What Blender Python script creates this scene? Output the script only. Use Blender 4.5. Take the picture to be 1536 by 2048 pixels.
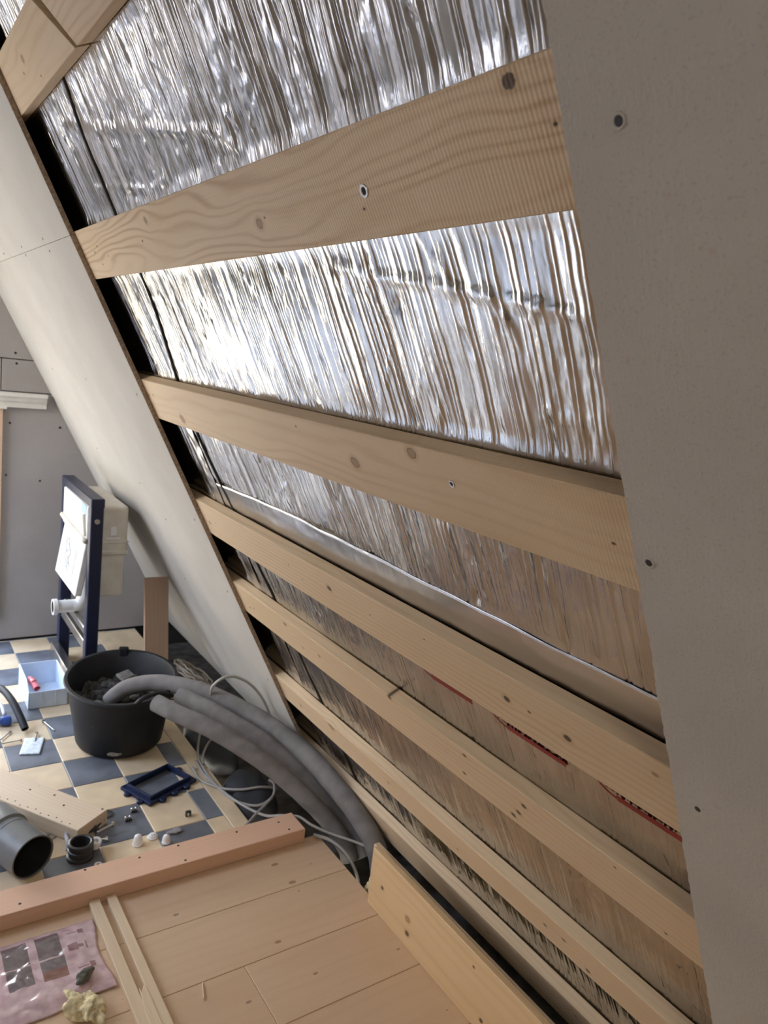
import bpy, bmesh, math, random
import numpy as np
from mathutils import Matrix, Vector, noise as mnoise

for o in list(bpy.data.objects):
    bpy.data.objects.remove(o, do_unlink=True)
scene = bpy.context.scene
C = scene.collection

# ------------------------------------------------------------------ camera
CAM_H = 1.4
cam_data = bpy.data.cameras.new('camera')
cam_data.sensor_fit = 'HORIZONTAL'
cam_data.sensor_width = 36.0
cam_data.lens = 36.0 * 1483.0 / 1536.0
cam_data.clip_start = 0.02
cam_data.dof.use_dof = True
cam_data.dof.focus_distance = 1.0
cam_data.dof.aperture_fstop = 14.0
cam = bpy.data.objects.new('camera', cam_data)
C.objects.link(cam)
cam.matrix_world = Matrix((
    (0.82091, 0.00924, -0.57099, 0.0),
    (-0.55924, 0.21538, -0.80054, 0.0),
    (0.11559, 0.97649, 0.18197, CAM_H),
    (0, 0, 0, 1)))
scene.camera = cam

# ------------------------------------------------------------------ world / light
world = bpy.data.worlds.new('sky')
scene.world = world
world.use_nodes = True
wt = world.node_tree; bgn = wt.nodes['Background']
wtc = wt.nodes.new('ShaderNodeTexCoord'); wsep = wt.nodes.new('ShaderNodeSeparateXYZ'); wr = wt.nodes.new('ShaderNodeValToRGB')
wt.links.new(wtc.outputs['Generated'], wsep.inputs[0])
wm = wt.nodes.new('ShaderNodeMath'); wm.operation = 'MULTIPLY_ADD'; wm.inputs[1].default_value = .5; wm.inputs[2].default_value = .5
wt.links.new(wsep.outputs[2], wm.inputs[0]); wt.links.new(wm.outputs[0], wr.inputs[0]); wt.links.new(wr.outputs[0], bgn.inputs[0])
# hazy bright horizon, bluer towards the zenith, dull ground below
for k, (p_, c_) in enumerate(((0.0, (.30, .28, .24)), (.485, (.42, .39, .33)), (.505, (1.0, .92, .76)), (.62, (1.0, .95, .87)), (.70, (.94, .97, 1.02)), (.80, (.84, 1.02, 1.40)), (1.0, (.66, .96, 1.65)))):
    e = wr.color_ramp.elements[k] if k < 2 else wr.color_ramp.elements.new(p_)
    e.position = p_; e.color = (*c_, 1)
bgn.inputs[1].default_value = 12.5

# shell layout shared with the structure below
CAM_TH = math.radians(62.0)
WIN = (-0.72, 0.40, 0.16, 1.04)           # x0, x1, z0, z1 of the low gable window
ZC = 2.45                                 # flat ceiling
XL_T, XL_B = -0.95, -2.25                 # opposite slope: top and bottom x
_nl = Vector((XL_B-XL_T, 0, -ZC)).normalized()
M_L = Matrix(((0, _nl.x, -_nl.z, XL_T), (1, 0, 0, 0), (0, _nl.z, _nl.x, ZC), (0, 0, 0, 1)))
RW = (2.30, 3.44, .30, 1.66)              # roof window in the opposite slope: y0, y1, down0, down1
def portal(name, mat, sx, sy):
    l = bpy.data.lights.new(name, 'AREA')
    l.shape = 'RECTANGLE'; l.size = sx; l.size_y = sy
    l.cycles.is_portal = True
    o = bpy.data.objects.new(name, l); C.objects.link(o)
    o.matrix_world = mat
    return o
portal('window_portal', Matrix.Translation(((WIN[0]+WIN[1])/2, 3.66, (WIN[2]+WIN[3])/2)) @ Matrix.Rotation(math.radians(-90), 4, 'X'), WIN[1]-WIN[0], WIN[3]-WIN[2])
portal('roof_window_portal', M_L @ Matrix.Translation(((RW[0]+RW[1])/2, (RW[2]+RW[3])/2, -.07)) @ Matrix.Rotation(math.pi, 4, 'X'), RW[1]-RW[0], RW[3]-RW[2])
scene.cycles.use_light_tree = False
scene.cycles.max_bounces = 5
scene.cycles.diffuse_bounces = 3
scene.cycles.glossy_bounces = 3
scene.cycles.use_adaptive_sampling = True
scene.cycles.adaptive_threshold = .12
scene.view_settings.view_transform = 'Standard'
scene.view_settings.look = 'None'
scene.view_settings.gamma = 1.0
scene.view_settings.use_curve_mapping = False
scene.view_settings.exposure = 0.26

# ------------------------------------------------------------------ geometry constants
TH = math.radians(62.0)
DS = CAM_H / 2.9                               # camera to batten face plane
SD = Vector((math.cos(TH), 0, -math.sin(TH)))  # down the slope
NN = Vector((math.sin(TH), 0, math.cos(TH)))   # out of the room
M_S = Matrix((
    (0, SD.x, -NN.x, NN.x*DS),
    (1, SD.y, -NN.y, 0.0),
    (0, SD.z, -NN.z, CAM_H + NN.z*DS),
    (0, 0, 0, 1)))                             # slope frame: (along y, down v, towards room)
I4 = Matrix.Identity(4)
def slope_x(z, off=0.0):                       # world x of the slope plane at height z, off = behind the batten faces
    return (DS + off - NN.z*(z-CAM_H)) / NN.x
GY = 3.57                                      # gable wall
BT = 0.028                                     # batten thickness
EDGE_L, EDGE_R = 2.0, 0.43                     # plasterboard edges

# ------------------------------------------------------------------ node helpers
class NT:
    def __init__(s, name):
        s.m = bpy.data.materials.new(name); s.m.use_nodes = True
        s.t = s.m.node_tree; s.n = s.t.nodes; s.l = s.t.links
        s.b = s.n['Principled BSDF']
    def node(s, ty, **kw):
        n = s.n.new(ty)
        for k, v in kw.items(): setattr(n, k, v)
        return n
    def put(s, sock, v):
        if v is None: return
        if isinstance(v, bpy.types.NodeSocket): s.l.new(v, sock)
        else: sock.default_value = v
    def math(s, op, a, b=None, c=None, clamp=False):
        n = s.node('ShaderNodeMath', operation=op, use_clamp=clamp)
        s.put(n.inputs[0], a); s.put(n.inputs[1], b)
        if c is not None: s.put(n.inputs[2], c)
        return n.outputs[0]
    def mix(s, f, a, b, blend='MIX'):
        n = s.node('ShaderNodeMix', data_type='RGBA', blend_type=blend)
        s.put(n.inputs[0], f); s.put(n.inputs[6], a); s.put(n.inputs[7], b)
        return n.outputs[2]
    def coord(s, which='Object'):
        return s.node('ShaderNodeTexCoord').outputs[which]
    def mapping(s, vec, scale=(1,1,1), loc=(0,0,0)):
        n = s.node('ShaderNodeMapping')
        s.put(n.inputs['Vector'], vec); n.inputs['Scale'].default_value = scale
        if isinstance(loc, bpy.types.NodeSocket): s.l.new(loc, n.inputs['Location'])
        else: n.inputs['Location'].default_value = loc
        return n.outputs[0]
    def noise(s, vec, scale=5, detail=3, rough=.5):
        n = s.node('ShaderNodeTexNoise')
        s.put(n.inputs['Vector'], vec); n.inputs['Scale'].default_value = scale
        n.inputs['Detail'].default_value = detail; n.inputs['Roughness'].default_value = rough
        return n.outputs['Fac']
    def ramp(s, f, lo, hi):
        n = s.node('ShaderNodeMapRange', interpolation_type='SMOOTHSTEP')
        s.put(n.inputs[0], f); n.inputs[1].default_value = lo; n.inputs[2].default_value = hi
        return n.outputs[0]
    def rnd(s):
        return s.node('ShaderNodeObjectInfo').outputs['Random']
    def bump(s, hgt, strength=.3, dist=.002):
        n = s.node('ShaderNodeBump'); n.inputs['Strength'].default_value = strength
        n.inputs['Distance'].default_value = dist; s.put(n.inputs['Height'], hgt)
        s.l.new(n.outputs[0], s.b.inputs['Normal'])
    def set(s, **kw):
        for k, v in kw.items(): s.put(s.b.inputs[k.replace('_', ' ')], v)
        return s.m
def c4(c): return (c[0], c[1], c[2], 1.0)

def plain(name, col, rough=.5, metal=0.0, var=.12, vscale=20, bump=0.0, bscale=200, coat=0.0):
    t = NT(name); co = t.coord()
    f = t.noise(co, vscale, 2)
    dk = tuple(x*(1-var) for x in col); lt = tuple(min(1, x*(1+var)) for x in col)
    base = t.mix(t.ramp(f, .3, .7), c4(dk), c4(lt))
    if bump: t.bump(t.noise(co, bscale, 3), bump, .002)
    return t.set(Base_Color=base, Roughness=rough, Metallic=metal, Coat_Weight=coat)

def wood(name, light, dark, rings=55.0, contrast=.55, knots=(), generic=True, rough=.6, wob=.018, gscale=3.2, saw=0.0, rjit=True):
    """pine: grain along local x, growth lines across local y; knots = (x, y, rx, ry, darkness)"""
    t = NT(name); co = t.coord()
    rv = t.rnd()
    off = t.node('ShaderNodeCombineXYZ')
    r100 = t.math('MULTIPLY', rv, 37.0 if rjit else 0.0)
    t.put(off.inputs[0], r100); t.put(off.inputs[1], t.math('MULTIPLY', r100, 0.31)); t.put(off.inputs[2], r100)
    sep = t.node('ShaderNodeSeparateXYZ'); t.put(sep.inputs[0], co)
    X, Y, Z = sep.outputs
    big = t.noise(t.mapping(co, (1.6, 9, 9), off.outputs[0]), 1.0, 2, .5)
    yy = t.math('ADD', t.math('MULTIPLY', big, wob*4), t.math('ADD', Y, t.math('MULTIPLY', Z, .8)))
    dmin = {0: None, 1: None}
    for (kx, ky, rx, ry, dk) in knots:
        dx = t.math('MULTIPLY_ADD', X, 1/rx, -kx/rx); dy = t.math('MULTIPLY_ADD', Y, 1/ry, -ky/ry)
        q = t.math('MULTIPLY_ADD', dx, dx, t.math('MULTIPLY', dy, dy))
        if rx > .0045:      # growth lines bend around real knots
            e = t.math('DIVIDE', -.75*ry, t.math('ADD', 1.0, t.math('MULTIPLY', q, .09)))
            yy = t.math('MULTIPLY_ADD', e, dy, yy)
        k = 1 if dk > .6 else 0
        dmin[k] = q if dmin[k] is None else t.math('MINIMUM', dmin[k], q)
    ph = t.math('MULTIPLY', yy, rings*6.2832)
    ring = t.math('MULTIPLY_ADD', t.math('SINE', ph), .5, .5)
    ring = t.math('POWER', ring, 2.6)
    ampm = t.ramp(t.noise(t.mapping(co, (1.2, 16, 16), off.outputs[0]), 1.0, 2), .3, .7)
    fib = t.noise(t.mapping(co, (10, 420, 420)), 1.0, 1, .6)
    blot = t.noise(t.mapping(co, (3, 9, 9), off.outputs[0]), 1.0, 1)
    f = t.math('MULTIPLY', ring, t.math('MULTIPLY', t.math('MULTIPLY_ADD', ampm, .75, .25), contrast))
    f = t.math('ADD', f, t.math('MULTIPLY', t.math('SUBTRACT', fib, .5), .35), clamp=True)
    col = t.mix(f, c4(light), c4(dark))
    shade = tuple(x*.86 for x in light)
    col = t.mix(t.math('MULTIPLY', t.ramp(blot, .35, .75), .45), col, c4((shade[0]*1.02, shade[1]*.97, shade[2]*.9)))
    if generic:
        vo = t.node('ShaderNodeTexVoronoi'); vo.voronoi_dimensions = '2D'
        t.put(vo.inputs['Vector'], t.mapping(co, (1.0, 1.9, 0.0), off.outputs[0])); vo.inputs['Scale'].default_value = gscale
        vo.inputs['Randomness'].default_value = 1.0
        kd = t.math('ADD', vo.outputs['Distance'], t.math('MULTIPLY', t.math('SUBTRACT', t.noise(co, 60, 2), .5), .025))
        sc = t.node('ShaderNodeSeparateColor'); t.put(sc.inputs[0], vo.outputs['Color'])
        lim = t.math('MULTIPLY_ADD', sc.outputs[0], .045, .004)
        gm = t.math('LESS_THAN', kd, lim)
        col = t.mix(t.math('MULTIPLY', gm, .62), col, c4((.16, .085, .04)))
    if knots: kn = t.math('MULTIPLY', t.math('SUBTRACT', t.noise(co, 260, 2), .5), .9)
    for k in (0, 1):
        if dmin[k] is None: continue
        dn = dmin[k]
        nn_ = t.math('ADD', dn, kn)
        col = t.mix(t.math('MULTIPLY', t.ramp(dn, 4.2, 1.0), .35), col, c4((dark[0]*.8, dark[1]*.72, dark[2]*.6)))
        if k: col = t.mix(t.math('MULTIPLY', t.ramp(nn_, 1.1, .6), .88), col, c4((.045, .024, .014)))
        else:
            col = t.mix(t.math('MULTIPLY', t.ramp(nn_, 1.1, .65), .5), col, c4((.24, .12, .055)))
            rim = t.math('MULTIPLY', t.math('SUBTRACT', t.ramp(nn_, 1.3, 1.0), t.ramp(nn_, .9, .6)), .6)
            col = t.mix(rim, col, c4((.07, .035, .018)))
    hgt = fib
    if saw:            # fine cross-cut saw marks
        sw = t.math('SINE', t.math('MULTIPLY', t.math('ADD', X, t.math('MULTIPLY', Y, .12)), 6.2832/.0052))
        hgt = t.math('ADD', hgt, t.math('MULTIPLY', sw, saw))
    t.bump(hgt, .28, .0012)
    return t.set(Base_Color=col, Roughness=rough)

# ------------------------------------------------------------------ mesh helpers
def tmesh(bm, M=None):
    if M is not None: bmesh.ops.transform(bm, matrix=M, verts=bm.verts)
    return bm
def box_bm(x0, x1, y0, y1, z0, z1, bev=0.0, seg=1, bm=None):
    nb = bmesh.new()
    r = bmesh.ops.create_cube(nb, size=1.0)
    bmesh.ops.transform(nb, matrix=Matrix.Translation(((x0+x1)/2, (y0+y1)/2, (z0+z1)/2)) @ Matrix.Diagonal((abs(x1-x0), abs(y1-y0), abs(z1-z0), 1)), verts=nb.verts)
    if bev: bmesh.ops.bevel(nb, geom=list(nb.edges), offset=bev, segments=seg, affect='EDGES', profile=.5)
    if bm is None: return nb
    return join(bm, nb)
def join(a, b):
    me = bpy.data.meshes.new('tmp'); b.to_mesh(me); a.from_mesh(me); bpy.data.meshes.remove(me); b.free(); return a
def prism_bm(poly, z0, z1, bev=0.0):
    bm = bmesh.new()
    lo = [bm.verts.new((p[0], p[1], z0)) for p in poly]; hi = [bm.verts.new((p[0], p[1], z1)) for p in poly]
    bm.faces.new(lo[::-1]); bm.faces.new(hi)
    n = len(poly)
    for i in range(n): bm.faces.new((lo[i], lo[(i+1) % n], hi[(i+1) % n], hi[i]))
    bmesh.ops.recalc_face_normals(bm, faces=bm.faces)
    if bev: bmesh.ops.bevel(bm, geom=list(bm.edges), offset=bev, segments=1, affect='EDGES', profile=.5)
    return bm
def lathe_bm(prof, seg=40, ell=None, caps=True):
    """profile (r, z) revolved about z; ell(z) stretches local y"""
    bm = bmesh.new(); rows = []
    for (r, z) in prof:
        e = ell(z) if ell else 1.0
        if r < 1e-6: rows.append([bm.verts.new((0, 0, z))])
        else: rows.append([bm.verts.new((r*math.cos(2*math.pi*i/seg), r*e*math.sin(2*math.pi*i/seg), z)) for i in range(seg)])
    for a, b in zip(rows, rows[1:]):
        for i in range(seg):
            j = (i+1) % seg
            if len(a) == 1 and len(b) == 1: continue
            if len(a) == 1: bm.faces.new((a[0], b[i], b[j]))
            elif len(b) == 1: bm.faces.new((a[i], a[j], b[0]))
            else: bm.faces.new((a[i], a[j], b[j], b[i]))
    bmesh.ops.recalc_face_normals(bm, faces=bm.faces)
    return bm
def catmull(pts, sub=8):
    P = [Vector(p) for p in pts]
    P = [P[0]*2-P[1]] + P + [P[-1]*2-P[-2]]
    out = []
    for i in range(1, len(P)-2):
        a, b, c, d = P[i-1], P[i], P[i+1], P[i+2]
        for k in range(sub):
            t = k/sub
            out.append(.5*((2*b) + (c-a)*t + (2*a-5*b+4*c-d)*t*t + (3*b-a-3*c+d)*t**3))
    out.append(P[-2]); return out
def tube_bm(pts, r, seg=12, sub=8, hollow=0.0, smooth=True, jit=0.0):
    path = catmull(pts, sub) if smooth else [Vector(p) for p in pts]
    bm = bmesh.new(); rings = []
    tan = [(path[min(i+1, len(path)-1)]-path[max(i-1, 0)]).normalized() for i in range(len(path))]
    up = Vector((0, 0, 1)) if abs(tan[0].z) < .9 else Vector((1, 0, 0))
    n = (up - tan[0]*up.dot(tan[0])).normalized()
    for i, p in enumerate(path):
        n = (n - tan[i]*n.dot(tan[i])).normalized(); b = tan[i].cross(n)
        rr = r(i/(len(path)-1)) if callable(r) else r
        if jit: rr *= 1 + jit*mnoise.noise(p*30)
        rings.append([bm.verts.new(p + (n*math.cos(2*math.pi*k/seg) + b*math.sin(2*math.pi*k/seg))*rr) for k in range(seg)])
    for A, B in zip(rings, rings[1:]):
        for k in range(seg): bm.faces.new((A[k], A[(k+1) % seg], B[(k+1) % seg], B[k]))
    for A, ti, rev in ((rings[0], tan[0], 1), (rings[-1], tan[-1], 0)):
        if hollow:
            ctr = sum((v.co for v in A), Vector())/seg
            inner = [bm.verts.new(ctr + (v.co-ctr)*hollow) for v in A]
            deep = [bm.verts.new(ctr + (v.co-ctr)*hollow + ti*(.06 if rev else -.06)) for v in A]
            for k in range(seg):
                j = (k+1) % seg
                bm.faces.new((A[k], A[j], inner[j], inner[k])); bm.faces.new((inner[k], inner[j], deep[j], deep[k]))
            bm.faces.new(deep)
        else: bm.faces.new(A[::-1] if rev else A)
    bmesh.ops.recalc_face_normals(bm, faces=bm.faces)
    return bm
def lump_bm(rx, ry, rz, amp=.3, freq=18, sub=4, seed=0.0, flat=None):
    bm = bmesh.new(); bmesh.ops.create_icosphere(bm, subdivisions=sub, radius=1.0)
    for v in bm.verts:
        p = v.co.copy(); q = Vector((p.x*rx, p.y*ry, p.z*rz))
        k = 1 + amp*mnoise.noise(q*freq + Vector((seed, seed*1.7, 3))) + amp*.5*mnoise.noise(q*freq*2.7 + Vector((seed, 9, seed)))
        v.co = q*k
        if flat is not None and v.co.z < flat: v.co.z = flat
    return bm

CEN = {}
def finish(me, smooth):
    if smooth: me.polygons.foreach_set('use_smooth', [True]*len(me.polygons))
    me.update()
def obj(name, bm, mat, parent=None, F=I4, smooth=False, ang=None):
    """one mesh object. Coordinates are in frame F; a root gets its origin at its base, a part is relative to its parent"""
    me = bpy.data.meshes.new(name)
    if parent is None:
        co = [v.co for v in bm.verts]
        c = Vector(((min(v.x for v in co)+max(v.x for v in co))/2, (min(v.y for v in co)+max(v.y for v in co))/2, min(v.z for v in co)))
    else: c = CEN[parent.name]
    bmesh.ops.translate(bm, vec=-c, verts=bm.verts)
    bm.to_mesh(me); bm.free(); finish(me, smooth)
    if ang is not None and smooth: me.set_sharp_from_angle(angle=math.radians(ang))
    if mat is not None: me.materials.append(mat)
    o = bpy.data.objects.new(name, me); C.objects.link(o)
    if parent is None: o.matrix_world = F @ Matrix.Translation(c)
    else: o.parent = parent
    CEN[o.name] = c
    return o
def tag(o, label, cat, group=None):
    o['label'] = label; o['category'] = cat
    if group: o['group'] = group
    return o
def thing(name, label, cat, at=(0, 0, 0), F=I4, group=None):
    o = bpy.data.objects.new(name, None); C.objects.link(o)
    o.empty_display_size = .05
    o.matrix_world = F @ Matrix.Translation(at); CEN[o.name] = Vector(at)
    return tag(o, label, cat, group)
def struct(o):
    o['kind'] = 'structure'; return o
def TR(x, y, z, rz=0.0, rx=0.0, ry=0.0):
    return Matrix.Translation((x, y, z)) @ Matrix.Rotation(rz, 4, 'Z') @ Matrix.Rotation(ry, 4, 'Y') @ Matrix.Rotation(rx, 4, 'X')

# ------------------------------------------------------------------ materials
PINE_L, PINE_D = (.74, .57, .375), (.52, .335, .165)
def drywall_mat(name, col, pink=.5):
    t = NT(name); co = t.coord()
    spk = t.noise(co, 330, 1, .6); big = t.noise(co, 5, 3)
    base = t.mix(t.ramp(big, .3, .7), c4(tuple(x*.95 for x in col)), c4(tuple(x*1.03 for x in col)))
    base = t.mix(t.math('MULTIPLY', t.ramp(spk, .58, .74), .36), base, c4(tuple(x*.62 for x in col)))
    base = t.mix(t.math('MULTIPLY', t.ramp(t.noise(t.mapping(co, (1, 1, 1), (4, 2, 7)), 55, 2), .70, .78), pink), base, c4((col[0]*1.0, col[1]*.76, col[2]*.74)))
    fibre = t.noise(t.mapping(co, (260, 60, 260)), 1.0, 2)
    t.bump(t.math('ADD', spk, fibre), .30, .0012)
    return t.set(Base_Color=base, Roughness=.93)
M_DRY = drywall_mat('plasterboard_paper', (.54, .515, .47))
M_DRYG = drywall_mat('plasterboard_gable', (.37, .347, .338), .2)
M_DRYE = plain('plasterboard_cut_edge', (.42, .33, .25), .95, var=.25, vscale=150, bump=.4)
M_DECK = plain('roof_deck_dark', (.05, .045, .04), .9)
M_DARK = plain('dark_void', (.02, .019, .018), .9)
M_SCREW = plain('zinc_screw', (.45, .45, .46), .32, 1.0)
M_SCREWD = plain('phosphated_screw', (.05, .05, .055), .45, .6)
M_BLACKHOLE = plain('recess_black', (.008, .008, .008), .8)
M_FLOORW = wood('floor_pine', (.69, .485, .31), (.52, .33, .185), 30, .22, gscale=4.2, rough=.5)
M_BEAM = wood('beam_spruce', (.77, .49, .33), (.58, .33, .19), 60, .22, generic=False)
M_STICK = wood('stick_pine', (.78, .61, .41), (.60, .42, .24), 60, .2, generic=False)
M_TWOOD = wood('plank_spruce', (.72, .57, .40), (.52, .36, .2), 70, .4, gscale=3.0)
M_TWOODL = wood('dark_plank_spruce', (.56, .40, .30), (.40, .26, .17), 70, .35, gscale=2.0)
M_JAMB = wood('jamb_pine', (.66, .46, .34), (.5, .32, .2), 70, .3, generic=False)
M_WHITE = plain('white_painted_wood', (.74, .72, .68), .5, var=.05)
def foil_mat():
    t = NT('aluminium_foil'); co = t.coord()
    n1 = t.noise(t.mapping(co, (55, 20, 40)), 1.0, 3, .55)
    n2 = t.noise(t.mapping(co, (330, 130, 200)), 1.0, 2, .5)
    t.bump(t.math('ADD', t.math('MULTIPLY', n1, 1.0), t.math('MULTIPLY', n2, .25)), .42, .0020)
    d = t.noise(co, 9, 3)
    base = t.mix(t.ramp(d, .35, .7), c4((.55, .53, .51)), c4((.45, .43, .41)))
    return t.set(Base_Color=base, Metallic=1.0, Roughness=t.math('MULTIPLY_ADD', d, .14, .11))
M_FOIL = foil_mat()
def tape_mat():
    t = NT('aluminium_tape'); co = t.coord()
    n1 = t.noise(t.mapping(co, (40, 8, 20)), 1.0, 3, .5)
    t.bump(n1, .35, .002)
    return t.set(Base_Color=c4((.56, .545, .535)), Metallic=1.0, Roughness=.24)
M_TAPE = tape_mat()
M_RED = plain('red_print', (.27, .010, .014), .4, var=.15, vscale=90)
M_TILED = plain('tile_slate', (.155, .165, .185), .42, var=.22, vscale=12, bump=.15, bscale=60)
M_TILEB = plain('tile_beige', (.74, .58, .375), .42, var=.10, vscale=9, bump=.1, bscale=60)
M_GROUT = plain('grout', (.70, .66, .60), .9, var=.1)
M_SUBF = plain('dusty_subfloor', (.10, .088, .075), .95, var=.35, vscale=25, bump=.6, bscale=60)
M_FOAM = plain('grey_foam', (.23, .215, .207), .85, var=.14, vscale=22, bump=.35, bscale=320)
M_CABLE = plain('grey_cable_sheath', (.43, .41, .37), .5, var=.08)
M_BCABLE = plain('black_cable', (.02, .018, .016), .45)
M_BUCKET = plain('black_rubber', (.006, .0065, .009), .62, var=.25, vscale=14, bump=.1, bscale=120)
M_RUBBLE = plain('dark_rubble', (.06, .057, .052), .95, var=.5, vscale=60, bump=.8, bscale=160)
M_RUBBLEL = plain('grey_rubble', (.22, .21, .19), .95, var=.3, vscale=60, bump=.5)
M_BIN = plain('bluewhite_plastic', (.70, .80, .93), .35, var=.04)
M_PINKP = plain('pink_plastic', (.85, .22, .25), .4, var=.1)
M_NAVY = plain('navy_powder_coat', (.005, .010, .040), .42, var=.1)
M_NAVYP = plain('navy_plastic', (.006, .014, .055), .45, var=.15)
M_CREAM = plain('cream_plastic', (.66, .62, .54), .5, var=.06)
M_WPLAS = plain('white_plastic', (.80, .80, .79), .35, var=.04)
M_BLUESTK = plain('pale_blue_sticker', (.35, .55, .75), .4)
M_GREYPR = plain('grey_print', (.42, .42, .45), .5)
M_GPIPE = plain('grey_drain_plastic', (.165, .168, .16), .38, var=.1)
M_GPIPEI = plain('pipe_inside', (.02, .02, .02), .6)
M_RUBBER = plain('rubber_gasket', (.03, .031, .03), .4)
M_STEEL = plain('bright_steel', (.55, .54, .52), .28, 1.0)
M_WOOL = plain('yellow_wool', (.74, .62, .36), .95, var=.3, vscale=60, bump=1.0, bscale=220)
M_STONE = plain('grey_green_stone', (.15, .145, .12), .35, var=.3, vscale=60, bump=.4, bscale=90)
M_PAPER = plain('paper_packet', (.70, .76, .80), .6, var=.12, vscale=70)
M_BLUE = plain('blue_plastic', (.02, .07, .30), .35)
M_SACK = plain('black_sack', (.035, .036, .04), .62, var=.3, vscale=10)
M_LOGO = plain('oval_label', (.36, .34, .30), .5, var=.3, vscale=120)
def bag_mat():
    t = NT('pink_printed_film'); co = t.coord()
    s = t.node('ShaderNodeSeparateXYZ'); t.put(s.inputs[0], co); X, Y = s.outputs[0], s.outputs[1]
    n = t.noise(co, 45, 3)
    col = t.mix(t.ramp(n, .35, .7), c4((.68, .49, .48)), c4((.56, .37, .375)))
    def rect(x0, x1, y0, y1):
        a = t.math('MULTIPLY', t.math('GREATER_THAN', X, x0), t.math('LESS_THAN', X, x1))
        return t.math('MULTIPLY', a, t.math('MULTIPLY', t.math('GREATER_THAN', Y, y0), t.math('LESS_THAN', Y, y1)))
    # pictures and small pictograms printed on the film (local metres)
    pic = t.mix(t.noise(co, 160, 3), c4((.075, .060, .062)), c4((.20, .165, .16)))
    for r in ((-.106, -.054, -.006, .066), (-.036, .016, -.006, .068), (-.036, .016, -.044, -.010), (-.106, -.054, -.070, -.010), (-.176, -.120, -.006, .066)):
        col = t.mix(t.math('MULTIPLY', rect(*r), .9), col, pic)
    col = t.mix(t.math('MULTIPLY', rect(-.036, .016, -.072, -.044), .9), col, c4((.22, .085, .05)))
    for r in ((.032, .062, .050, .053), (.058, .070, .043, .058), (.028, .050, -.006, .018), (.050, .062, .000, .010), (.066, .070, -.008, .016), (.036, .060, -.064, -.060), (.062, .074, -.070, -.052)):
        col = t.mix(t.math('MULTIPLY', rect(*r), .75), col, c4((.20, .07, .085)))
    t.bump(t.noise(co, 120, 2), .2, .001)
    return t.set(Base_Color=col, Roughness=.22, Coat_Weight=.5, Coat_Roughness=.12)
M_BAG = bag_mat()

# ================================================================== SETTING
# roof deck behind the foil, continues over the whole slope
struct(obj('wall_right', box_bm(-2.6, GY+.1, -1.35, 2.15, -.12, -.075), M_DECK, F=M_S))
# plank floor
fl = struct(obj('floor', box_bm(-3.0, 1.10, -2.6, 1.74, -.06, -.022), M_SUBF))
rows = [1.72]
rows += [1.544, 1.352, 1.166]
while rows[-1] > -.7: rows.append(rows[-1]-.19)
rr = random.Random(4)
for i, (yb, ya) in enumerate(zip(rows, rows[1:])):
    joints = {2: [.717], 1: [-.35], 0: [-.1], 3: [.02], 4: [.45]}.get(i, [rr.uniform(-.6, .6)])
    xs = [-2.0] + joints + [1.12]
    for xa, xb in zip(xs, xs[1:]):
        obj('plank', box_bm(xa+.0004, xb-.0004, ya+.0006, yb-.0006, -.022, 0.0, .0011), M_FLOORW, fl)
# tiled floor
ft = struct(obj('floor_tiled', box_bm(-3.0, .958, 1.74, GY+.08, -.06, -.0025), M_GROUT))
PX, PY = .157, .1655
mesh_cache = {}
for i in range(-6, 4):
    for j in range(-1, 10):
        x0 = .372 + PX*i; y0 = 1.926 + PY*j
        x1 = min(x0+PX, .902); y1 = min(y0+PY, GY-.004)
        if y1-y0 < .02: continue
        key = (i == 3, j == 9 or y1 < y0+PY-.001, (i+j) % 2)
        if key not in mesh_cache:
            o = obj('tile', box_bm(x0+.0015, x1-.0015, y0+.0015, y1-.0015, -.012, 0, .0012), M_TILED if key[2] else M_TILEB, ft)
            mesh_cache[key] = (o, x0, y0)
        else:
            s, sx, sy = mesh_cache[key]
            o = s.copy(); C.objects.link(o); o.parent = ft; o.location = s.location + Vector((x0-sx, y0-sy, 0))
ex = box_bm(.958, 1.10, 2.76, GY+.08, -.06, -.0025); obj('screed', ex, M_GROUT, ft)
for (a_, b_) in ((2.76, 2.94), (2.943, 3.115), (3.118, 3.29), (3.293, 3.565)):
    obj('tile', box_bm(.960, 1.098, a_, b_, -.012, 0, .0012), M_TILEB, ft)
for k in range(4):
    obj('border_tile', box_bm(.904, .957, 1.745+k*.46, 1.745+(k+1)*.46-.003, -.012, 0, .0012), M_TILEB, ft)
# low ledge under the eaves
struct(obj('floor_eaves', box_bm(.95, 1.62, -2.6, GY+.08, -.20, -.11), M_SUBF))
# gable wall: dark backing with plasterboard sheets on it, hole for the low window
def slope_poly(x0, z0, z1, off):
    return [(x0, z0), (slope_x(z0, off), z0), (slope_x(z1, off), z1), (x0, z1)]
def xz_prism(poly, y0, y1, bev=0.0):
    bm = prism_bm(poly, y0, y1, bev)
    bmesh.ops.transform(bm, matrix=Matrix(((1, 0, 0, 0), (0, 0, 1, 0), (0, 1, 0, 0), (0, 0, 0, 1))), verts=bm.verts)
    bmesh.ops.recalc_face_normals(bm, faces=bm.faces); return bm
gb = box_bm(-3.2, WIN[0]-.06, GY+.013, GY+.07, -.06, 2.75)
gb = join(gb, box_bm(WIN[1]+.06, 1.62, GY+.013, GY+.07, -.20, 2.75))
gb = join(gb, box_bm(WIN[0]-.06, WIN[1]+.06, GY+.013, GY+.07, -.06, WIN[2]-.02))
gb = join(gb, box_bm(WIN[0]-.06, WIN[1]+.06, GY+.013, GY+.07, WIN[3]+.02, 2.75))
wg = struct(obj('wall_gable', gb, M_DARK))
OFFG = -.013
obj('panel', xz_prism(slope_poly(.473, .012, 1.1385, OFFG), GY, GY+.0125, .001), M_DRYG, wg)
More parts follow.
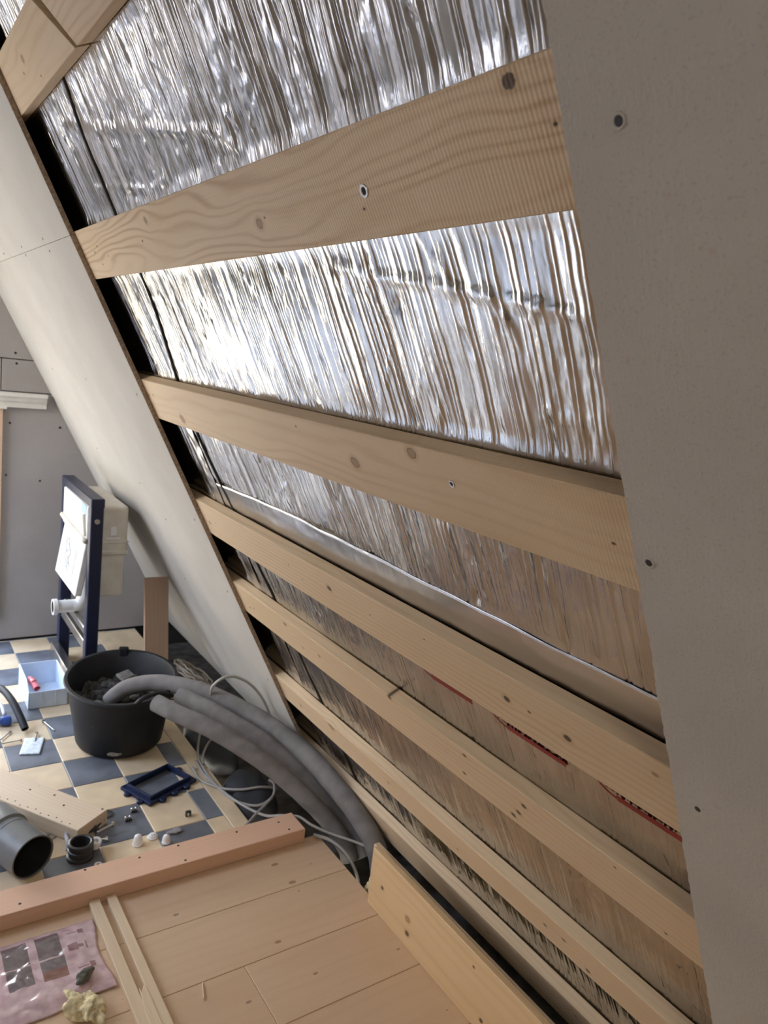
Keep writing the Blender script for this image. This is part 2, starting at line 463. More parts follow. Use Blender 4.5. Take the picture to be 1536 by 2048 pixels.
obj('panel', xz_prism(slope_poly(.473, 1.1425, 1.277, OFFG), GY, GY+.0125, .001), M_DRYG, wg)
obj('panel', xz_prism(slope_poly(-1.008, 1.281, 2.45, OFFG), GY, GY+.0125, .001), M_DRYG, wg)
obj('panel', xz_prism([(-1.0, 1.07), (.4695, 1.07), (.4695, 1.277), (-1.0, 1.277)], GY, GY+.0125, .001), M_DRYG, wg)
obj('panel', xz_prism([(-3.0, .012), (-1.012, .012), (-1.012, 2.45), (-3.0, 2.45)], GY, GY+.0125, .001), M_DRYG, wg)
obj('panel', xz_prism([(-1.0, .012), (.4695, .012), (.4695, .115), (-1.0, .115)], GY, GY+.0125, .001), M_DRYG, wg)
for (sx_, sz_) in ((.524, 1.305), (.529, 1.261), (.509, 1.004), (.712, .995), (.636, .75), (.498, .774), (.80, .62)):
    b = lathe_bm([(0, .0012), (.0045, .0012), (.0052, 0)], 10); tmesh(b, TR(sx_, GY, sz_, 0, math.radians(90)))
    obj('screw', b, M_SCREWD, wg)
# window in the gable
fb = box_bm(WIN[0], WIN[1], GY+.015, GY+.06, WIN[2], WIN[2]+.05)
fb = join(fb, box_bm(WIN[0], WIN[1], GY+.015, GY+.06, WIN[3]-.05, WIN[3]))
for xx in (WIN[0], (WIN[0]+WIN[1])/2-.03, WIN[1]-.05):
    fb = join(fb, box_bm(xx, xx+(.06 if xx not in (WIN[0], WIN[1]-.05) else .05), GY+.015, GY+.06, WIN[2], WIN[3]))
w1 = struct(obj('window_1', fb, M_WHITE))
gl = NT('window_glass')
_tr = gl.node('ShaderNodeBsdfTransparent'); _go = gl.node('ShaderNodeBsdfGlossy'); _go.inputs['Roughness'].default_value = .02
_mx = gl.node('ShaderNodeMixShader'); _mx.inputs[0].default_value = .06
gl.l.new(_tr.outputs[0], _mx.inputs[1]); gl.l.new(_go.outputs[0], _mx.inputs[2]); gl.l.new(_mx.outputs[0], gl.n['Material Output'].inputs[0])
obj('pane', box_bm(WIN[0]+.05, (WIN[0]+WIN[1])/2-.03, GY+.035, GY+.039, WIN[2]+.05, WIN[3]-.05), gl.m, w1)
obj('pane', box_bm((WIN[0]+WIN[1])/2+.03, WIN[1]-.05, GY+.035, GY+.039, WIN[2]+.05, WIN[3]-.05), gl.m, w1)
obj('jamb', box_bm(WIN[1], .479, GY-.016, GY+.015, .12, 1.066, .001), M_JAMB, w1)
obj('jamb', box_bm(WIN[0]-.06, WIN[0], GY-.016, GY+.015, .12, 1.066, .001), M_JAMB, w1)
# white head moulding above the window
prof = [(0, 0), (-.018, 0), (-.020, .020), (-.030, .030), (-.034, .044), (-.048, .050), (-.048, .064), (0, .064)]
bm = prism_bm(prof, -1.05, .650)
bmesh.ops.transform(bm, matrix=Matrix(((0, 0, 1, 0), (1, 0, 0, GY), (0, 1, 0, 1.074), (0, 0, 0, 1))), verts=bm.verts)
bmesh.ops.recalc_face_normals(bm, faces=bm.faces)
t1 = struct(obj('trim_1', bm, M_WHITE))
obj('lower_fillet', box_bm(-1.05, .492, GY-.030, GY, 1.066, 1.076, .001), M_WHITE, t1)
# rest of the shell (other slope, ceiling, wall behind the camera)
M_SHELL = plain('shell_plaster', (.56, .54, .51), .9, var=.06, vscale=4)
struct(obj('ceiling', box_bm(XL_T-.2, slope_x(ZC)+.15, -2.6, GY+.1, ZC, ZC+.05), M_SHELL))
struct(obj('wall_back', box_bm(-3.2, 1.62, -2.6, -2.55, -.2, 2.75), M_SHELL))
# opposite slope with a roof window opening
LEN = math.hypot(XL_B-XL_T, ZC)+.1
lb = box_bm(-2.6, RW[0], -.1, LEN, -.05, 0)
lb = join(lb, box_bm(RW[1], GY+.1, -.1, LEN, -.05, 0))
lb = join(lb, box_bm(RW[0], RW[1], -.1, RW[2], -.05, 0))
lb = join(lb, box_bm(RW[0], RW[1], RW[3], LEN, -.05, 0))
struct(obj('wall_left', lb, M_SHELL, F=M_L))
rb = box_bm(RW[0], RW[1], RW[2], RW[2]+.06, -.06, .01)
rb = join(rb, box_bm(RW[0], RW[1], RW[3]-.06, RW[3], -.06, .01))
rb = join(rb, box_bm(RW[0], RW[0]+.06, RW[2], RW[3], -.06, .01)); rb = join(rb, box_bm(RW[1]-.06, RW[1], RW[2], RW[3], -.06, .01))
w2 = struct(obj('window_2', rb, M_WHITE, F=M_L))
obj('pane', box_bm(RW[0]+.06, RW[1]-.06, RW[2]+.06, RW[3]-.06, -.04, -.036), gl.m, w2)
# added warm fill light behind the camera, in an invented ceiling fixture
lp = thing('fill_lamp', 'added flat square warm fill light, unseen behind the viewer', 'lamp', (-.45, -1.25, ZC-.04))
obj('fill_housing', join(join(box_bm(-.80, -.10, -1.60, -.90, ZC-.012, ZC-.0005, .004), box_bm(-.80, -.10, -1.60, -1.575, ZC-.05, ZC-.01)), join(box_bm(-.80, -.10, -.925, -.90, ZC-.05, ZC-.01), join(box_bm(-.80, -.775, -1.60, -.90, ZC-.05, ZC-.01), box_bm(-.125, -.10, -1.60, -.90, ZC-.05, ZC-.01)))), M_WHITE, lp)
la = bpy.data.lights.new('fill_light', 'AREA'); la.shape = 'SQUARE'; la.size = .62; la.energy = 16.0; la.color = (1.0, .95, .87)
lo_ = bpy.data.objects.new('fill_light', la); C.objects.link(lo_); lo_.location = (-.45, -1.25, ZC-.03); 

# ================================================================== FOIL
def smooth_noise(ny, nv, gy, gv, seed):
    r = np.random.RandomState(seed); g = r.rand(gy+2, gv+2)
    a = np.linspace(0, gy-.001, ny); b = np.linspace(0, gv-.001, nv)
    ia, ib = a.astype(int), b.astype(int); fa, fb = a-ia, b-ib
    fa = fa*fa*(3-2*fa); fb = fb*fb*(3-2*fb)
    fa = fa[:, None]; fb = fb[None, :]
    return (g[ia][:, ib]*(1-fa)*(1-fb) + g[ia+1][:, ib]*fa*(1-fb) + g[ia][:, ib+1]*(1-fa)*fb + g[ia+1][:, ib+1]*fa*fb)
Y0, Y1, V0, V1 = .22, 2.30, -.91, 1.93
NYF, NVF = 1500, 420
ys = np.linspace(Y0, Y1, NYF); vs = np.linspace(V0, V1, NVF)
rs = np.random.RandomState(11)
Yg = ys[:, None] + np.zeros((1, NVF)); Vg = vs[None, :] + np.zeros((NYF, 1))
wob = (smooth_noise(NYF, NVF, 16, 9, 1)-.5)*.010 + (smooth_noise(NYF, NVF, 60, 40, 2)-.5)*.0045 + (smooth_noise(NYF, NVF, 120, 120, 12)-.5)*.0016
yw = Yg + wob
lines = [Y0-.06]
while lines[-1] < Y1+.06: lines.append(lines[-1] + rs.choice([.006, .009, .012, .016, .021], p=[.18, .26, .26, .2, .1])*rs.uniform(.85, 1.15))
lines = np.array(lines); K = len(lines)
idx = np.clip(np.searchsorted(lines, yw)-1, 0, K-2)
l0 = lines[idx]; l1 = lines[idx+1]; tt = (yw-l0)/(l1-l0)
tilt = rs.uniform(-1, 1, K); amp = rs.uniform(.25, 1.0, K)
ampv = smooth_noise(NYF, NVF, 40, 16, 3)*.9 + .35
w_ = .0013
h = np.zeros_like(yw)
d0 = yw-l0; d1 = l1-yw
h += (amp[idx]*np.exp(-(d0/w_)**2) + amp[idx+1]*np.exp(-(d1/w_)**2))*.0024*ampv
tiltv = tilt[idx]*(.55+.9*smooth_noise(NYF, NVF, 60, 22, 21))
h += tiltv*(tt-.5)*(l1-l0)*np.where(Vg < .05, .34, .20)*np.minimum(1, np.minimum(tt, 1-tt)*6)
h += (smooth_noise(NYF, NVF, 14, 12, 4)-.5)*.008
h += (smooth_noise(NYF, NVF, 64, 34, 5)-.5)*.0024
h += (smooth_noise(NYF, NVF, 240, 60, 8)-.5)*np.where(Vg < .05, .0018, .0011)
calm = smooth_noise(NYF, NVF, 9, 9, 7)
h += np.abs(smooth_noise(NYF, NVF, 230, 150, 6)-.5)*.0030*calm*calm*1.6
# random creases and dents
dy_, dv_ = ys[1]-ys[0], vs[1]-vs[0]
def crease(ya, va, yb, vb, a, w):
    m = .02
    i0 = max(0, int((min(ya, yb)-m-Y0)/dy_)); i1 = min(NYF, int((max(ya, yb)+m-Y0)/dy_)+2)
    j0 = max(0, int((min(va, vb)-m-V0)/dv_)); j1 = min(NVF, int((max(va, vb)+m-V0)/dv_)+2)
    if i1 <= i0 or j1 <= j0: return
    y = Yg[i0:i1, j0:j1]; v = Vg[i0:i1, j0:j1]
    L2 = (yb-ya)**2 + (vb-va)**2 + 1e-9
    t = np.clip(((y-ya)*(yb-ya) + (v-va)*(vb-va))/L2, 0, 1)
    dist = np.sqrt((y-ya-t*(yb-ya))**2 + (v-va-t*(vb-va))**2)
    h[i0:i1, j0:j1] += a*np.maximum(0, 1-dist/w)*np.minimum(1, np.minimum(t, 1-t)*6+.15)
for _ in range(1500):
    ya = rs.uniform(Y0, Y1); va = rs.uniform(V0, V1); L = rs.uniform(.02, .08); an = rs.uniform(-1, 1)*.9 + math.pi/2
    crease(ya, va, ya+L*math.cos(an), va+L*math.sin(an), rs.uniform(-.0020, .0026), rs.uniform(.004, .009))
for _ in range(170):
    ya = rs.uniform(Y0, Y1); va = rs.uniform(V0, V1)
    for q in range(4):
        an = rs.uniform(0, 6.28); crease(ya, va, ya+.022*math.cos(an), va+.022*math.sin(an), rs.uniform(-.003, .003), rs.uniform(.006, .011))
def chain(pts, a, w):
    for p, q in zip(pts, pts[1:]): crease(p[0], p[1], q[0], q[1], a, w)
chain([(1.83, -.23), (1.60, -.175), (1.37, -.134), (1.20, -.095), (1.12, -.085), (1.04, -.041)], .0035, .010)
chain([(1.80, -.09), (1.62, -.07), (1.47, -.045), (1.35, -.05)], .0025, .008)
chain([(.90, .12), (.82, .138), (.70, .155), (.59, .173), (.48, .194)], .003, .009)
# the sheet sags back towards the rafter bay under the left board
sag = np.clip((Yg-1.88)/.16, 0, 1); h -= sag*sag*.014
# pressed flat under the tape and where the battens clamp it, pushed in along the cable
cpts = [(1.66, -.95), (1.66, -.60), (1.675, -.42), (1.694, -.284), (1.722, -.187), (1.73, -.029), (1.735, .162), (1.80, .36), (1.825, .50), (1.815, .62), (1.79, .76), (1.79, .90), (1.765, 1.05), (1.76, 1.22), (1.745, 1.4), (1.735, 1.6), (1.73, 1.93)]
h = np.clip(h, -.006, .0042)
flat = np.zeros_like(h)
for (a_, b_) in ((-.398, -.283), (-.025, .091), (.357, .470), (.722, .836), (1.008, 1.119), (1.375, 1.476), (1.69, 1.812)):
    flat = np.maximum(flat, np.clip(1-np.maximum(0, np.maximum(a_-Vg, Vg-b_))/.022, 0, 1))
tapem = np.clip(1-np.maximum(0, np.maximum(.640-Vg, Vg-.735))/.012, 0, 1)*(Yg < 1.92)
h = h*(1-.65*flat) + .0030*flat
h = h - tapem*np.maximum(h+.0003, 0)
cy = np.interp(vs, [p[1] for p in cpts], [p[0] for p in cpts])[None, :]
h -= .009*np.exp(-((Yg-cy)/.011)**2)
z = np.minimum(-BT-.0047 + h, -BT-.0004)
co = np.stack([Yg-Y0, Vg-V0, z], -1).reshape(-1, 3).astype(np.float32)
ii = (np.arange(NYF-1)[:, None]*NVF + np.arange(NVF-1)[None, :]).ravel()
quads = np.stack([ii, ii+NVF, ii+NVF+1, ii+1], -1).astype(np.int32)
me = bpy.data.meshes.new('foil_sheet')
me.vertices.add(len(co)); me.vertices.foreach_set('co', co.ravel())
me.loops.add(quads.size); me.loops.foreach_set('vertex_index', quads.ravel())
me.polygons.add(len(quads)); me.polygons.foreach_set('loop_start', np.arange(0, quads.size, 4, dtype=np.int32))
me.polygons.foreach_set('use_smooth', np.ones(len(quads), dtype=bool))
me.update(calc_edges=True); me.materials.append(M_FOIL)
foil_root = thing('foil_membrane', 'crinkled silver aluminium foil vapour barrier stretched behind the wooden battens', 'foil', (Y0, V0, -BT), M_S)
fo = bpy.data.objects.new('foil_sheet', me); C.objects.link(fo); fo.parent = foil_root
fo.location = (0, 0, BT)
def strip_sheet(name, ya, yb, va, vb, off, mat, parent, amp=.0022, ny=160, nv=10, seed=1, label=None):
    bm = bmesh.new(); g = []
    for i in range(ny+1):
        row = []
        for j in range(nv+1):
            y = ya+(yb-ya)*i/ny; v = (va(y) if callable(va) else va); v2 = (vb(y) if callable(vb) else vb)
            vv = v+(v2-v)*j/nv
            zz = off + amp*mnoise.noise(Vector((y*14, vv*30, seed))) + amp*.6*mnoise.noise(Vector((y*60, vv*40, seed+5)))
            row.append(bm.verts.new((y, vv, zz)))
        g.append(row)
    for i in range(ny):
        for j in range(nv): bm.faces.new((g[i][j], g[i+1][j], g[i+1][j+1], g[i][j+1]))
    o = obj(name, bm, mat, parent, smooth=True)
    md = o.modifiers.new('thick', 'SOLIDIFY'); md.thickness = .0006; md.offset = 0
    if label: o['label'] = label
    return o
strip_sheet('seam_tape', .24, 1.90, lambda y: .645+.008*math.sin(y*3.2)+.004*mnoise.noise(Vector((y*9, 0, 2)))+.006*max(0, y-1.4)*4, .730, -BT-.0039, M_TAPE, foil_root, amp=.0009, label='smooth silver tape over the foil joint')
strip_sheet('edge_tape', 1.850, 1.905, .36, 1.9, -BT-.0020, M_TAPE, foil_root, ny=10, nv=200, seed=8)
# red printed marks of the membrane: an arc, lettering and a bar, upper part hidden by the batten
def print_mark(yr, v0, w):      # yr: start (left end in the picture = larger y)
    zoff = -BT+.0005
    arc = [(yr - .034*(1-math.cos(a))*1.2, v0-.022 + .040*math.sin(a), zoff) for a in [k*math.pi/2/10 for k in range(11)]]
    bm = tube_bm(arc, .0024, 6, 3); 
    bmesh.ops.transform(bm, matrix=Matrix.Translation((0, 0, zoff)) @ Matrix.Diagonal((1, 1, .25, 1)) @ Matrix.Translation((0, 0, -zoff)), verts=bm.verts)
    obj('printed_arc', bm, M_RED, foil_root)
    obj('printed_bar', box_bm(yr-w, yr-.040, v0+.0125, v0+.0225, zoff-.0005, zoff+.0003), M_RED, foil_root)
    cu = bpy.data.curves.new('lettering', 'FONT'); cu.body = 'aunomote'; cu.size = .040; cu.offset = .0006; cu.extrude = .0003
    to = bpy.data.objects.new('lettering_tmp', cu); C.objects.link(to)
    dg = bpy.context.evaluated_depsgraph_get(); tm = bpy.data.meshes.new_from_object(to.evaluated_get(dg))
    b2 = bmesh.new(); b2.from_mesh(tm); bpy.data.objects.remove(to); bpy.data.meshes.remove(tm)
    # text x -> decreasing y, text y -> up the slope
    bmesh.ops.transform(b2, matrix=Matrix(((-.80, 0, 0, yr-.020), (0, -1, 0, v0+.0035), (0, 0, -1, zoff), (0, 0, 0, 1))), verts=b2.verts)
    bmesh.ops.recalc_face_normals(b2, faces=b2.faces)
    obj('printed_lettering', b2, M_RED, foil_root)
print_mark(1.040, .872, .155)
print_mark(.838, .878, .170)
print_mark(.612, .878, .170)
# black cable running down over the foil
cpts = cpts[1:-1] + [(1.73, 1.85)]
tag(obj('black_cable', tube_bm([(a, b, -BT-.0046) for a, b in cpts], .0040, 8, 6), M_BCABLE, F=M_S, smooth=True),
    'thin black cable running down the foil beside the left board', 'cable')

# ================================================================== BATTENS
BY0, BY1 = .15, 2.16
def screw_part(parent, y, v, r=.006, mat=None, ring=True):
    b = lathe_bm([(r*.45, -.0025), (r*.5, .0002), (r*.62, .0012), (r*.95, .0012), (r, .0003), (r, -.001)], 18)
    tmesh(b, Matrix.Translation((y, v, 0)))
    s = obj('screw', b, mat or M_SCREW, parent, smooth=True, ang=40)
    b = lathe_bm([(0, .0004), (r*.5, .0004), (r*.5, -.001)], 14); tmesh(b, Matrix.Translation((y, v, 0)))
    obj('drive_recess', b, M_BLACKHOLE, s)
def batten(label, v0, v1, knots, screws=(), y0=BY0, y1=BY1, poly=None, rings=55, contrast=.5, wob=.018, saw=0.0, tint=1.0, light=PINE_L, dark=PINE_D):
    kk = []
    for (y, v, r, dk) in knots:
        kk.append((y, v, r*1.15 if r > .0045 else r*1.25, r*.9 if r > .0045 else r*.8, dk))
    t = thing('wooden_batten', label, 'batten', ((y0+y1)/2, (v0+v1)/2, -BT), M_S, 'pine battens across the foil')
    c = CEN[t.name]
    m = wood('pine_batten', light, dark, rings, contrast, [(k[0]-c.x, k[1]-c.y, k[2], k[3], k[4]) for k in kk], generic=False, wob=wob, saw=saw, rjit=True)
    if poly: b = prism_bm(poly, -BT, 0, .0008)
    else: b = box_bm(y0, y1, v0, v1, -BT, 0, .0012)
    bd = obj('board', b, m, t)
    for s in screws: screw_part(t, *s)
    return t
B1V = (-.398, -.283)
batten('left piece of the topmost pine batten, ending at the skewed gap', *B1V, [(1.795, -.348, .007, .55), (1.83, -.33, .003, .8), (1.72, -.30, .0025, .8)],
       poly=[(BY1, B1V[0]), (BY1, B1V[1]), (1.462, B1V[1]), (1.592, B1V[0])], saw=.35, y0=1.46)
batten('right piece of the topmost pine batten, beyond the skewed gap', *B1V, [(1.615, -.349, .004, .5), (1.30, -.34, .006, .5)],
       poly=[(1.556, B1V[0]), (1.448, B1V[1]), (BY0, B1V[1]), (BY0, B1V[0])], saw=.35, y1=1.56)
batten('wide pine batten with dark round knot near its right end, second from top', -.025, .091,
       [(.489, -.013, .0072, .95), (.449, .026, .0022, .9), (.741, .058, .002, .9), (1.006, .049, .0075, .55), (.985, .043, .002, .9), (1.463, 0.0, .0055, .6), (1.527, .033, .0028, .9), (1.897, .031, .003, .8), (1.858, .02, .0026, .8), (1.875, .06, .0026, .8), (1.80, .045, .002, .8)],
       [(.731, .040, .0075)], rings=62, contrast=.75, wob=.035, saw=.4, light=(.74, .575, .38), dark=(.46, .28, .13))
batten('pine batten with two round light knots mid length, third from top', .357, .470,
       [(.963, .415, .0095, .5), (.794, .370, .0085, .5), (1.133, .376, .0022, .8), (1.781, .444, .011, .4), (.466, .417, .0022, .9), (1.95, .396, .003, .8), (1.99, .40, .003, .8)],
       [(.720, .401, .0055)], rings=40, contrast=.42, wob=.03, saw=.25, light=(.73, .56, .365))
batten('pine batten just above the red lettering on the foil, fourth from top', .722, .836,
       [(.734, .777, .0065, .75), (.614, .783, .0065, .7), (.686, .776, .0028, .8), (1.264, .765, .0075, .75), (1.112, .772, .002, .8), (1.452, .768, .002, .8), (1.955, .788, .005, .6), (1.90, .775, .002, .8), (1.40, .79, .002, .7), (.93, .75, .002, .8), (.466, .75, .0035, .5)],
       rings=75, contrast=.5, wob=.012)
batten('pine batten below the red lettering on the foil, fifth from top', 1.008, 1.119,
       [(.923, 1.022, .0042, .95), (.774, 1.044, .0055, .7), (.796, 1.077, .0055, .7), (.815, 1.098, .0055, .7), (.946, 1.085, .0042, .7), (.577, 1.024, .0022, .8), (1.667, 1.03, .006, .95), (1.165, 1.012, .0065, .97), (1.937, 1.082, .004, .8), (1.90, 1.07, .003, .8), (1.60, 1.08, .004, .6), (1.50, 1.06, .005, .6), (.50, 1.10, .0025, .8)],
       rings=70, contrast=.45, wob=.014)
batten('pine batten sixth from top with a pale knot at its far end', 1.375, 1.476,
       [(.823, 1.425, .0042, .9), (.772, 1.418, .0042, .9), (.720, 1.455, .005, .9), (1.647, 1.392, .010, .5), (1.86, 1.432, .006, .5), (1.372, 1.42, .004, .6), (1.10, 1.44, .003, .7)],
       rings=80, contrast=.42, wob=.012, light=(.77, .60, .405))
batten('lowest pine batten, close above the floor and behind the leaning board', 1.69, 1.812,
       [(1.56, 1.77, .007, .5), (.813, 1.73, .003, .8), (1.1, 1.75, .004, .6)], rings=75, contrast=.38, wob=.012, light=(.77, .605, .415))

# ================================================================== PLASTERBOARDS
def plasterboard(label, y0, y1, v0, v1, screws, jag=None):
    t = thing('plasterboard', label, 'plasterboard', ((y0+y1)/2, (v0+v1)/2, 0), M_S)
    # thin paper face + gypsum core, edge slightly ragged
    if jag:
        n = int((v1-v0)/.006); pts = []
        r = random.Random(3)
        for i in range(n+1):
            pts.append((jag + r.uniform(-.0009, .0009) + .0012*mnoise.noise(Vector((i*.11, 0, 0))), v0+(v1-v0)*i/n))
        far = y0 if abs(jag-y1) < abs(jag-y0) else y1
        poly = pts + [(far, v1), (far, v0)]
    else: poly = [(y0, v0), (y1, v0), (y1, v1), (y0, v1)]
    b = prism_bm(poly, .0005, .0120); core = obj('gypsum_core', b, M_DRYE, t)
    b = prism_bm(poly, .0120, .0128); obj('paper_face', b, M_DRY, t)
    for (v, y, big) in screws:
        r = .0048
        if big:
            b = lathe_bm([(r*1.15, .0128), (r*1.3, .0136), (r*1.05, .0140), (r*.75, .0131)], 20); tmesh(b, Matrix.Translation((y, v, 0))); o = obj('paper_dimple', b, M_DRY, t, smooth=True)
            b = lathe_bm([(0, .0132), (r*.5, .0133), (r*.8, .0133), (r*.85, .0128)], 16); tmesh(b, Matrix.Translation((y, v, 0))); s = obj('screw', b, M_SCREWD, t, smooth=True)
        else:
            b = lathe_bm([(0, .0134), (r*.7, .0134), (r*.8, .0127)], 12); tmesh(b, Matrix.Translation((y, v, 0))); obj('screw', b, M_SCREWD, t)
    return t
plasterboard('large grey plasterboard sheet filling the right side, covering the batten ends', -2.5, EDGE_R, -1.30, 1.85, [(.034, .38, 1), (.416, .414, 1), (.747, .40, 0)], jag=EDGE_R)
plasterboard('lower plasterboard sheet on the slope between foil and gable wall', EDGE_L, GY, -.0195, 1.80,
             [(-.002, 2.29, 0), (-.012, 2.64, 0), (.40, 2.643, 0), (.90, 2.45, 0), (.786, 2.586, 0), (.732, 3.09, 0), (.40, 2.06, 0), (.80, 2.06, 0), (1.06, 2.06, 0), (1.42, 2.06, 0), (.40, 3.2, 0), (1.2, 2.6, 0)])
plasterboard('upper plasterboard sheet on the slope at the top left', EDGE_L, GY, -1.30, -.0205, [(-.036, 2.303, 0), (-.038, 2.64, 0), (-.04, 3.0, 0), (-.34, 2.06, 0), (-.34, 2.6, 0), (-.34, 3.1, 0)])

# ================================================================== FLOOR OBJECTS
# sill beam between plank and tile floor
bt = thing('timber_sill', 'long reddish timber lying between plank floor and checkered tiles', 'timber', (.30, 1.752, 0))
obj('board', box_bm(-.75, 1.066, 1.704, 1.796, .0004, .043, .0022, 2), M_BEAM, bt)
for (x, y) in ((.293, 1.729), (.457, 1.788), (.595, 1.778), (.704, 1.784), (.701, 1.716), (1.007, 1.766), (1.02, 1.722), (.875, 1.774), (.09, 1.75)):
    b = lathe_bm([(0, .0012), (.0028, .0010), (.0036, 0)], 10); tmesh(b, Matrix.Translation((x, y, .043)))
    obj('nail_head', b, M_SCREWD, bt)
# loose sticks
def stick(label, x0, x1, y0, y1, hgt, tilt=0.0):
    o = obj('wooden_stick', box_bm((y0-y1)/2, (y1-y0)/2, -(x1-x0)/2, (x1-x0)/2, 0.0006, hgt, .0012), M_STICK,
            F=TR((x0+x1)/2, (y0+y1)/2, 0, math.radians(90)+tilt))
    return tag(o, label, 'stick', 'thin wooden sticks on the plank floor')
stick('left of the thin wooden sticks on the plank floor, beside the pink bag', .452, .478, .98, 1.702, .016, math.radians(.8))
stick('right of the thin wooden sticks on the plank floor', .494, .517, .98, 1.700, .016, math.radians(.6))
poly = [(-.25, -.011), (.185, -.011), (.192, -.008), (.176, .002), (.19, .004), (.12, .011), (-.25, .011)]
tag(obj('split_stick', prism_bm(poly, .0006, .018, .0008), M_STICK, F=TR(.4865, 1.195, 0, math.radians(90.7))),
    'split wooden stick with a broken end wedged between two longer sticks', 'stick', 'thin wooden sticks on the plank floor')
tag(obj('wood_splinter', tube_bm([(.600, 1.305, .0024), (.606, 1.325, .003), (.613, 1.348, .0024)], .0016, 6, 4), M_STICK, smooth=True), 'small pale wood splinter lying on the plank floor', 'splinter')
# boards standing on edge along the eaves
M_BOARD = wood('board_pine', (.76, .535, .30), (.52, .32, .14), 34, .35, [(.42, .0, .006, .005, .75), (.305, -.008, .009, .007, .6), (.30, -.045, .0085, .007, .7), (.065, .05, .004, .003, .8), (.02, -.05, .006, .005, .85)], generic=False, rough=.45, rjit=False)
def edge_board(label, x, y0, y1, hgt, th, mat, lean):
    F = TR(x, (y0+y1)/2, 0, math.radians(90), math.radians(90)-lean)
    # local x along world y, local y = up, local z = thickness
    o = obj('edge_board', box_bm(-(y1-y0)/2, (y1-y0)/2, -hgt/2, hgt/2, 0, th, .0015), mat, F=F @ Matrix.Translation((0, hgt/2, -th)))
    return tag(o, label, 'board')
edge_board('yellow pine board standing on edge along the floor below the battens', 1.116, .45, 1.405, .165, .018, M_BOARD, 0.0)
edge_board('second board behind the yellow edge board, only its end showing', 1.138, .60, 1.435, .150, .018, M_TWOOD, 0.0)
# mineral wool in the eaves gap
for k, (x, y, z_, a, b_, c_) in enumerate(((1.175, 1.455, -.045, .045, .055, .055), (1.195, 1.29, -.06, .04, .085, .05), (1.20, 1.05, -.05, .05, .16, .055))):
    o = obj('mineral_wool', lump_bm(a, b_, c_, .45, 26, 4, k*3.1), M_WOOL, F=Matrix.Translation((x, y, z_)), smooth=True)
    tag(o, ['tuft of yellow mineral wool in the gap beside the end of the edge board', 'yellow mineral wool wad behind the end of the edge board', 'yellow mineral wool strip in the dark gap behind the edge board'][k], 'mineral wool', 'mineral wool in the eaves gap')
# pink bag
bm = bmesh.new(); NXB, NYB = 70, 56; g = []
bx0, bx1, by0, by1 = .10, .440, 1.412, 1.650
for i in range(NXB+1):
    row = []
    for j in range(NYB+1):
        u, w = i/NXB, j/NYB
        x = bx0+(bx1-bx0)*u; y = by0+(by1-by0)*w
        y += .016*(1-w)*(1-u)*.3 + .012*math.sin(u*9)*(1-w)*.4
        x += .006*math.sin(w*7+1)
        if u > .62 and w < .25: y += (u-.62)*(.25-w)*.1
        p = Vector((x*11, y*11, 2.3))
        zz = .004 + .007*abs(mnoise.noise(p)) + .006*abs(mnoise.noise(p*2.6)) + .002*abs(mnoise.noise(p*7))
        edge = min(u*8, (1-u)*8, w*8, (1-w)*8, 1); zz *= .35+.65*edge
        row.append(bm.verts.new((x, y, zz+.001)))
    g.append(row)
for i in range(NXB):
    for j in range(NYB): bm.faces.new((g[i][j], g[i+1][j], g[i+1][j+1], g[i][j+1]))
bg = obj('plastic_bag', bm, M_BAG, smooth=True)
md = bg.modifiers.new('thick', 'SOLIDIFY'); md.thickness = .0008
# shift so print coordinates are about the point (.345, 1.57)
off = bg.location - Vector((.345, 1.57, 0)); off.z = 0
bg.data.transform(Matrix.Translation(off)); bg.location -= off
tag(bg, 'crumpled pink plastic bag with dark printed pictures on the plank floor', 'plastic bag')
tag(obj('stone', lump_bm(.024, .013, .011, .6, 55, 3, 4.2), M_STONE, F=TR(.385, 1.466, .020, .5), smooth=True), 'dark grey-green stone chip lying on the pink bag', 'stone')
tag(obj('wool_tuft', lump_bm(.026, .056, .017, .7, 34, 5, 7.7), M_WOOL, F=TR(.366, 1.385, .020, .45), smooth=True), 'loose tuft of yellow mineral wool in front of the pink bag', 'mineral wool')
# bucket with rubble
BKX, BKY, BKH = .735, 2.50, .25
vdir = math.atan2(BKX, BKY)
ell = lambda z_: 1.0 + .26*max(0, min(1, z_/BKH))
bk = thing('builders_bucket', 'black rubber builders bucket filled with dark rubble on the tiles', 'bucket', (BKX, BKY, 0), TR(0, 0, 0))
MB = TR(BKX, BKY, 0, -vdir)
prof = [(0, .001), (.120, .001), (.140, .006), (.148, .020), (.160, .10), (.172, .17), (.178, .222), (.181, .226), (.182, .236), (.190, .238), (.193, .244), (.190, .250), (.180, .250), (.176, .243), (.170, .17), (.166, .14)]
b = lathe_bm(prof, 64, ell); tmesh(b, MB); obj('tub', b, M_BUCKET, bk, smooth=True, ang=50)
bm = bmesh.new(); rg = []
for k in range(15):
    rad = .165*k/14
    rg.append([bm.verts.new((rad*math.cos(a), rad*ell(.17)*math.sin(a), .155 + .03*mnoise.noise(Vector((rad*30*math.cos(a), rad*30*math.sin(a), 1))) + .02*mnoise.noise(Vector((rad*80*math.cos(a), rad*80*math.sin(a), 4))) + .02*(1-k/14))) for a in [2*math.pi*i/56 for i in range(56)]])
for A, B in zip(rg[1:], rg[2:]):
    for i in range(56): bm.faces.new((A[i], A[(i+1) % 56], B[(i+1) % 56], B[i]))
bm.faces.new(rg[1]); bmesh.ops.delete(bm, geom=rg[0], context='VERTS')
bmesh.ops.recalc_face_normals(bm, faces=bm.faces)
tmesh(bm, MB); rub = obj('rubble', bm, M_RUBBLE, bk, smooth=False)
rub['kind'] = 'stuff'
r = random.Random(5)
